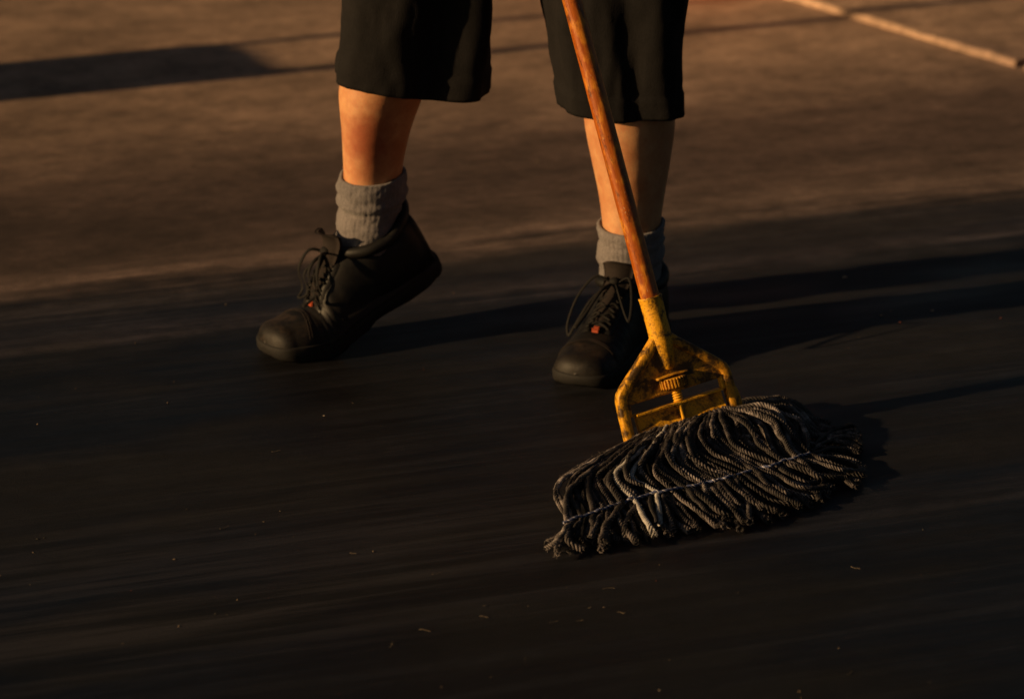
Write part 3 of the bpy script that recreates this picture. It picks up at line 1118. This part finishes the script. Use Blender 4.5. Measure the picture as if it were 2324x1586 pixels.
# sliding jaw: a channel with a forward top lip and a swept-out foot
prof = [(628, 0.0100), (628, -0.006), (645, -0.007), (840, -0.005), (868, 0.004), (870, 0.0130), (856, 0.0136), (820, 0.0085), (780, 0.0045), (730, 0.0020), (660, 0.0014), (648, 0.0036), (645, 0.0100)]
V = []
ns = 40
for i in range(ns):
    s = -452 + 904 * i / (ns - 1)
    for (w, n_) in prof:
        V.append(L(s, w + 2.0 * mnoise.noise((s * 0.01, w * 0.02, 0)), n_))
k = len(prof)
F = grid_faces(ns, k)
F.append(tuple(range(k))[::-1])
F.append(tuple((ns - 1) * k + j for j in range(k)))
mesh('jaw_bar', V, F, M_YEL, clamp, False)
rib('jaw_rib', [(0, 646), (0, 720), (2, 800), (4, 860)], 0.0040, 0.0090, M_YELC, 14, 0.0048)

# ------------------------------------------------------------------ mop head: every strand a twisted three-ply yarn
head = empty('mop_head', (0, 0, 0))
head.parent = mop
head.location = -mop.location + Vector((0.22, -0.5, 0))
head['label'] = 'mop head of grey cotton strands with a blue stitched tail band'
HEADBASE = Vector((0.22, -0.5, 0))


def yarn(pts, rad=0.0036, pitch=0.0095, seed=0, fuzz=110, splay=0.0, mat=None):
    P0 = catmull(pts, 120)
    seg = np.linalg.norm(np.diff(P0, axis=0), axis=1)
    cum = np.concatenate([[0], np.cumsum(seg)])
    ln = cum[-1]
    n = max(12, int(ln / 0.0017))
    s = np.linspace(0, ln, n)
    P = np.stack([np.interp(s, cum, P0[:, k]) for k in range(3)], 1)
    # the small kinks of worn cotton
    for k in range(3):
        P[:, k] += 0.0020 * np.array([mnoise.noise((x * 48, seed * 3.7 + k * 9.1, 0)) for x in s])
    rad = rad * (1 + 0.22 * mnoise.noise((seed * 2.1, 0.3, 0)))
    vary = 1 + 0.22 * np.array([mnoise.noise((x * 32, seed * 4.4, 7)) for x in s])
    P[:, 2] = np.maximum(P[:, 2], rad * 0.85)
    T, N, B = frames(P)
    V, F, off = [], [], 0
    rr = random.Random(seed)
    ph0 = rr.random() * 6.28
    end = np.clip((s - (ln - 0.016)) / 0.016, 0, 1) * splay
    for ply in range(3):
        a = ph0 + ply * 2 * math.pi / 3 + 2 * math.pi * s / pitch
        hr_ = vary * rad * (0.68 + 0.8 * end)
        c = P + (np.cos(a) * hr_)[:, None] * N + (np.sin(a) * hr_)[:, None] * B
        c[:, 2] = np.maximum(c[:, 2], rad * 0.42)
        pr = vary * rad * 0.435 * (1 + 0.22 * np.array([mnoise.noise((x * 170, seed * 1.3 + ply * 5, 2)) for x in s])) * (1 - 0.6 * end)
        v, f_ = tube_geo(c, pr, 6, off)
        V.append(v)
        F += f_
        off += len(v)
    # loose fibres
    fv = []
    for q_ in range(fuzz + 45):
        i = rr.randrange(n) if q_ < fuzz else n - 1 - int(rr.random() ** 1.5 * min(n - 1, 7))
        a = rr.random() * 6.283
        out = N[i] * math.cos(a) + B[i] * math.sin(a)
        p0 = P[i] + out * rad * 0.8
        d = out * rr.uniform(0.3, 1.0) + T[i] * rr.uniform(-1, 1) + np.array([0, 0, rr.uniform(-.2, .3)])
        d = d / np.linalg.norm(d) * rr.uniform(0.0015, 0.0050) * (1 if q_ < fuzz else 1.3)
        sd = np.cross(d, T[i])
        sd = sd / (np.linalg.norm(sd) + 1e-9) * 0.00021
        b = off + len(fv)
        fv += [p0 - sd, p0 + sd, p0 + d]
        F.append((b, b + 1, b + 2))
    if fv:
        V.append(np.array(fv))
    o = mesh('strand', np.vstack(V), F, mat or M_YARN, head)
    return o


def mz(u, v, z):
    return at_z(u, v, 0.0035 + 0.5 * z)


TT = [0, 0.12, 0.30, 0.45, 0.70, 0.85, 1.0]
M1 = [(1368, 1048), (1398, 1040), (1456, 1032), (1523, 1012), (1556, 985), (1640, 968), (1768, 938)]
M2 = [(1290, 1112), (1343, 1094), (1438, 1074), (1533, 1060), (1572, 1030), (1672, 1014), (1800, 985)]
BD = [(1278, 1186), (1362, 1156), (1485, 1117), (1592, 1098), (1668, 1078), (1748, 1056), (1838, 1027)]
EN = [(1250, 1248), (1345, 1236), (1520, 1212), (1668, 1190), (1772, 1152), (1862, 1122), (1946, 1080)]


def tab(tb, t):
    return (float(np.interp(t, TT, [p_[0] for p_ in tb])), float(np.interp(t, TT, [p_[1] for p_ in tb])))


def band_pt(t, dz=0.0):
    u, v_ = tab(BD, t)
    return mz(u, v_, 0.036 + dz)


rs = random.Random(11)
sid = 0
for layer, (cnt, dz) in enumerate(((38, 0.0), (40, -0.011), (42, -0.024))):
    for i in range(cnt):
        t = min(1.0, max(0.0, (i + 0.5) / cnt + rs.uniform(-0.011, 0.011)))
        j = lambda a: rs.uniform(-a, a)
        wv = 17 * mnoise.noise((t * 11, layer * 3.3, 1.0))
        wz = 0.010 * mnoise.noise((t * 21, layer * 5.1, 4.0))
        s0 = -520 + 1010 * t
        st0 = L(s0, 868, -0.004) + Vector((0, 0, dz * 0.4))
        st1 = L(s0 - 8, 850 + 8 * j(1), 0.015) + Vector((0, 0, dz * 0.5 + 0.003))
        a = tab(M1, t)
        b = tab(M2, t)
        e = tab(EN, min(1, max(0, t + j(0.06))))
        zk = 0.058 + 0.010 * t
        if rs.random() < 0.22:
            wv += rs.choice((-1, 1)) * rs.uniform(12, 30)
            wz += rs.uniform(0.0, 0.010)
        m1 = mz(a[0] + wv + j(8), a[1] + j(7), zk + dz + wz + j(0.006))
        m2 = mz(b[0] + wv * 1.2 + j(10), b[1] + j(9), 0.050 + dz * 0.9 + wz + j(0.006))
        bp = band_pt(t, dz * 0.75 + j(0.002))
        bp2 = mz(*[x * 0.72 + y * 0.28 for x, y in zip(tab(BD, t), e)], 0.037 + dz * 0.8 + j(0.003))
        mid = mz(*[x * 0.35 + y * 0.65 + j(7) for x, y in zip(tab(BD, t), e)], max(0.006, 0.026 + dz * 0.7 + j(0.004)))
        ez = max(0.005, 0.012 + dz * 0.5 + j(0.006))
        ep = mz(e[0] + j(22), e[1] + j(18) - (10 if layer == 0 else 0), ez)
        yarn([st0, st1, m1, m2, bp, bp2, mid, ep], 0.0032 * rs.uniform(0.72, 1.16), 0.0118 * rs.uniform(0.75, 1.5), sid, 220, rs.uniform(0.5, 1.0), M_YARN_PALE if (layer, i) in ((0, 8), (0, 11)) else None)
        sid += 1

# the tangled right-hand side: loops and strands thrown back over the clamp's end
tang = [
    [(1742, 1006, .050), (1744, 998, .060), (1732, 976, .070), (1709, 963, .074), (1685, 967, .072), (1668, 983, .067), (1671, 997, .062), (1693, 993, .060), (1720, 990, .054)],
    [(1640, 945, .072), (1660, 958, .078), (1690, 950, .080), (1722, 946, .078), (1742, 962, .072), (1752, 990, .062), (1758, 1020, .050), (1790, 1060, .036)],
    [(1650, 940, .085), (1680, 925, .105), (1720, 918, .118), (1756, 926, .112), (1776, 950, .095), (1786, 985, .075), (1800, 1020, .055), (1850, 1060, .030)],
    [(1640, 950, .080), (1668, 938, .100), (1704, 932, .112), (1738, 940, .108), (1758, 965, .090), (1768, 1000, .070), (1790, 1035, .050), (1840, 1075, .028)],
    [(1632, 960, .076), (1660, 950, .095), (1692, 946, .104), (1722, 958, .098), (1740, 985, .082), (1750, 1015, .066), (1775, 1048, .046), (1822, 1088, .026)],
    [(1655, 930, .075), (1690, 938, .083), (1735, 930, .083), (1768, 936, .076), (1784, 960, .066), (1792, 1000, .050), (1815, 1034, .038), (1870, 1066, .022)],
    [(1660, 925, .075), (1700, 926, .083), (1750, 920, .083), (1790, 934, .074), (1806, 962, .060), (1812, 1000, .044), (1835, 1022, .036), (1900, 1048, .018)],
    [(1668, 922, .072), (1710, 918, .080), (1765, 915, .080), (1804, 936, .068), (1820, 968, .052), (1826, 1000, .038), (1850, 1012, .032), (1915, 1022, .018)],
    [(1675, 922, .068), (1720, 912, .076), (1775, 912, .074), (1812, 940, .060), (1828, 970, .044), (1846, 988, .034), (1880, 985, .030), (1936, 978, .016)],
    [(1690, 925, .060), (1740, 915, .066), (1790, 922, .060), (1826, 955, .044), (1850, 978, .032), (1885, 990, .026), (1925, 992, .020), (1950, 1000, .008)],
    [(1700, 925, .055), (1750, 918, .058), (1800, 932, .050), (1836, 966, .034), (1862, 985, .026), (1890, 998, .022), (1930, 1010, .014), (1948, 1024, .007)],
    [(1620, 985, .068), (1650, 995, .068), (1690, 1000, .064), (1718, 1012, .056), (1726, 1034, .048), (1745, 1058, .037), (1800, 1090, .022)],
    [(1600, 1000, .066), (1640, 1010, .065), (1676, 1018, .058), (1690, 1038, .048), (1712, 1066, .037), (1770, 1105, .020)],
    [(1612, 1020, .060), (1650, 1022, .058), (1700, 1030, .052), (1745, 1040, .044), (1780, 1050, .036), (1850, 1085, .018)],
    [(1640, 968, .074), (1664, 975, .074), (1700, 984, .068), (1740, 1012, .056), (1770, 1036, .042), (1806, 1040, .036), (1880, 1070, .018)],
    [(1720, 950, .070), (1765, 945, .070), (1796, 968, .060), (1806, 1004, .046), (1822, 1028, .036), (1885, 1055, .018)],
    [(1695, 940, .074), (1740, 938, .074), (1776, 955, .064), (1786, 998, .050), (1804, 1036, .037), (1866, 1075, .020)],
    [(1850, 1010, .030), (1872, 988, .034), (1905, 972, .032), (1936, 966, .020), (1946, 985, .010)],
    [(1840, 1024, .036), (1870, 1004, .034), (1910, 990, .026), (1944, 990, .014), (1950, 1010, .007)],
    [(1842, 1030, .036), (1880, 1020, .030), (1920, 1016, .018), (1950, 1030, .008)],
    [(1836, 1034, .036), (1880, 1036, .030), (1920, 1042, .018), (1954, 1056, .008)],
    [(1705, 925, .050), (1740, 908, .052), (1780, 905, .046), (1820, 930, .030), (1850, 960, .018), (1890, 975, .012)],
    [(1715, 922, .046), (1750, 905, .046), (1800, 915, .034), (1840, 945, .020), (1880, 962, .010)],
]
for k, tp in enumerate(tang):
    for c_ in range(2 if k not in (0,) else 1):
        jj = (rs.uniform(-9, 9), rs.uniform(-6, 6)) if c_ else (0, 0)
        yarn([mz(u + jj[0], v_ + jj[1], max(0.005, 0.60 * z - (0.008 if c_ else 0))) for u, v_, z in tp], 0.0032 * rs.uniform(0.9, 1.1), 0.0118 * rs.uniform(0.9, 1.1), 300 + sid, 190, 0.6, M_YARN_PALE if k == 0 else None)
        sid += 1

# tail band: blue stitched cord holding the strands together
bpts = [band_pt(t, 0.0050 + 0.0030 * math.sin(t * 23) + 0.002 * math.sin(t * 61)) for t in np.linspace(-0.0, 1.0, 60)]
P = catmull([b_ + Vector((0.002 * mnoise.noise((k_ * 0.5, 1, 0)), 0.004 * mnoise.noise((k_ * 0.35, 5, 0)), 0.0025 * mnoise.noise((k_ * 0.8, 9, 0)))) for k_, b_ in enumerate(bpts)], 420)
T, N, B = frames(P)
s = np.concatenate([[0], np.cumsum(np.linalg.norm(np.diff(P, axis=0), axis=1))])
V, F, mi, off = [], [], [], 0
for ply in range(4):
    a = ply * math.pi / 2 + 2 * math.pi * s / 0.0085
    v_, f_ = tube_geo(P + (np.cos(a) * 0.0011)[:, None] * N + (np.sin(a) * 0.0011)[:, None] * B, 0.0008, 6, off)
    V.append(v_)
    F += f_
    mi += [1 if ply == 0 else 0] * len(f_)
    off += len(v_)
o = mesh('tail_band', np.vstack(V), F, [M_STITCH, M_THREAD], head)
o.data.polygons.foreach_set('material_index', mi)

# ------------------------------------------------------------------ things just outside the picture that shade or tint it
E0 = at_z(652, 161)
u2 = Vector((math.cos(SUN_AZ), math.sin(SUN_AZ), 0))
w2 = Vector((-u2.y, u2.x, 0))
BH = 0.30
bb = E0 - u2 * (BH / math.tan(SUN_EL))
caster = empty('shadow_blocker', bb)  # made up: unseen panel and posts, shaped to cast the upper-left shadow
tag(caster, 'unseen trolley with a dark back panel and two steel uprights, left of the picture', 'blocker')
PW = 0.205


def tri_panel():
    # back panel, seen by the sun: one far corner rounded
    out = [(-0.02, 0.06), (PW, 0.06), (PW, BH - 0.030)]
    for k in range(1, 9):
        a = R(90 * k / 8)
        out.append((PW - 0.10 + 0.10 * math.cos(a), BH - 0.030 + 0.026 * math.sin(a)))
    out += [(0.05, BH - 0.004), (0.0, BH), (-0.014, BH - 0.002), (-0.02, BH - 0.008)]
    bm = bmesh.new()
    ed = []
    for loop in (out,):
        vs = []
        for (a, z) in loop:
            p_ = bb + w2 * a
            vs.append(bm.verts.new((p_.x, p_.y, z)))
        ed += [bm.edges.new((vs[i], vs[(i + 1) % len(vs)])) for i in range(len(vs))]
    bmesh.ops.triangle_fill(bm, edges=ed, use_beauty=True)
    me_ = bpy.data.meshes.new('back_panel')
    bm.to_mesh(me_)
    bm.free()
    o = link('back_panel', me_, M_BIN, caster, False)
    m_ = o.modifiers.new('solid', 'SOLIDIFY')
    m_.thickness = 0.012
    m_.offset = 0


tri_panel()
HT = 1.45
p0 = bb + u2 * 0.025
hl = [p0 + w2 * 0.0 + Vector((0, 0, z)) for z in (0.03, 0.45, 0.9, HT)]
hr_ = [p0 + w2 * 0.185 + Vector((0, 0, z)) for z in (HT, 0.9, 0.45, 0.03)]
tubes('upright', [(catmull([tuple(x) for x in hl], 30), 0.013)], M_STEEL, caster, 14)
tubes('upright', [(catmull([tuple(x) for x in hr_], 30), 0.0095)], M_STEEL, caster, 14)
tubes('push_grip', [(catmull([tuple(hl[-1]), tuple((hl[-1] + hr_[0]) / 2 + Vector((0, 0, 0.02))), tuple(hr_[0])], 20), 0.017)], M_BIN, caster, 12)
Vb, Fb = box_geo(bb - u2 * 0.11 + w2 * 0.12 + Vector((0, 0, 0.02)), (u2, w2, Vector((0, 0, 1))), (0.11, 0.15, 0.006))
mesh('toe_plate', Vb, Fb, M_STEEL, caster, False)
for s_ in (-0.06, 0.25):
    P = [tuple(bb + u2 * 0.08 + w2 * (s_ + d) + Vector((0, 0, 0.06))) for d in (-0.016, 0.016)]
    tubes('wheel', [(P, 0.06)], M_SOLE, caster, 28)

bk = at_z(1690, 0) + Vector((0.03, 0.145, 0))
bucket = empty('orange_bucket', (bk.x, bk.y, 0))
tag(bucket, 'orange plastic bucket standing beyond the top edge of the picture', 'bucket')
V = []
for (r_, z) in ((0.0, 0.004), (0.118, 0.0), (0.122, 0.004), (0.150, 0.27), (0.158, 0.272), (0.158, 0.285), (0.148, 0.285), (0.146, 0.27), (0.117, 0.012), (0.0, 0.012)):
    for a in np.linspace(0, 2 * math.pi, 48, endpoint=False):
        V.append((bk.x + max(r_, 0.001) * math.cos(a), bk.y + max(r_, 0.001) * math.sin(a), z))
mesh('pail', V, grid_faces(10, 48), M_ORANGE, bucket)
tubes('bail', [(catmull([(bk.x - 0.158, bk.y, 0.27), (bk.x - 0.12, bk.y + 0.10, 0.30), (bk.x, bk.y + 0.16, 0.31), (bk.x + 0.12, bk.y + 0.10, 0.30), (bk.x + 0.158, bk.y, 0.27)], 30), 0.003)], M_STEEL, bucket)

# ------------------------------------------------------------------ grit and lint on the ground
gm = [m_plain('grit_dark', (0.03, 0.026, 0.022)), m_plain('grit_tan', (0.15, 0.11, 0.075)), m_plain('grit_pale', (0.24, 0.20, 0.16)), m_plain('grit_rust', (0.20, 0.06, 0.035))]
V, F, mi = [], [], []
for i in range(150):
    if i < 105:
        k_ = rs.choice(((300, 1330, 320, 90), (1250, 1330, 330, 120), (2050, 700, 260, 60), (900, 1180, 500, 200), (1800, 1500, 500, 130), (500, 900, 380, 70)))
        u, v_ = rs.gauss(k_[0], k_[2]), max(620, rs.gauss(k_[1], k_[3]))
    else:
        u, v_ = rs.uniform(0, 2324), rs.uniform(20, 800)
    c = at_z(u, v_)
    r_ = rs.choice([0.0004, 0.0005, 0.0006, 0.0006, 0.0008, 0.0010, 0.0014]) * (1.0 if v_ > 760 else 1.7)
    m_i = rs.choices([0, 1, 2, 3], [2, 6, 1, 1.2])[0] if v_ > 600 else rs.choices([0, 1], [6, 1])[0]
    b = len(V)
    st = rs.uniform(0.7, 1.8)
    a0 = rs.random() * 6.28
    for k in range(5):
        a = a0 + k * 1.2566 + rs.uniform(-.3, .3)
        V.append((c.x + r_ * st * math.cos(a), c.y + r_ * math.sin(a), r_ * rs.uniform(0.1, 0.5)))
    V.append((c.x, c.y, r_ * rs.uniform(0.8, 1.3)))
    V.append((c.x, c.y, -r_ * 0.2))
    for k in range(5):
        F.append((b + k, b + (k + 1) % 5, b + 5))
        F.append((b + (k + 1) % 5, b + k, b + 6))
        mi += [m_i, m_i]
o = mesh('grit', V, F, gm, None, False)
o.data.polygons.foreach_set('material_index', mi)
tag(o, 'tiny stone grit scattered over the dark ground', 'grit', kind='stuff')

lst = []
for i in range(16):
    if i < 11:
        c = at_z(rs.gauss(1120, 330), rs.gauss(1300, 90))
    else:
        c = at_z(rs.uniform(0, 2324), rs.uniform(1000, 1560))
    a = rs.gauss(SUN_AZ, 0.7)
    ln = rs.uniform(0.003, 0.016)
    pts = [(c.x + ln * (k - 1.5) / 3 * math.cos(a) + rs.uniform(-.0012, .0012), c.y + ln * (k - 1.5) / 3 * math.sin(a) + rs.uniform(-.0012, .0012), 0.0006 + rs.random() * 0.0012) for k in range(4)]
    lst.append((catmull(pts, 9), 0.00022))
o = tubes('lint', lst, m_plain('lint', (0.16, 0.125, 0.085)), None, 4)
tag(o, 'loose lint threads lying on the dark ground near the mop', 'lint', kind='stuff')
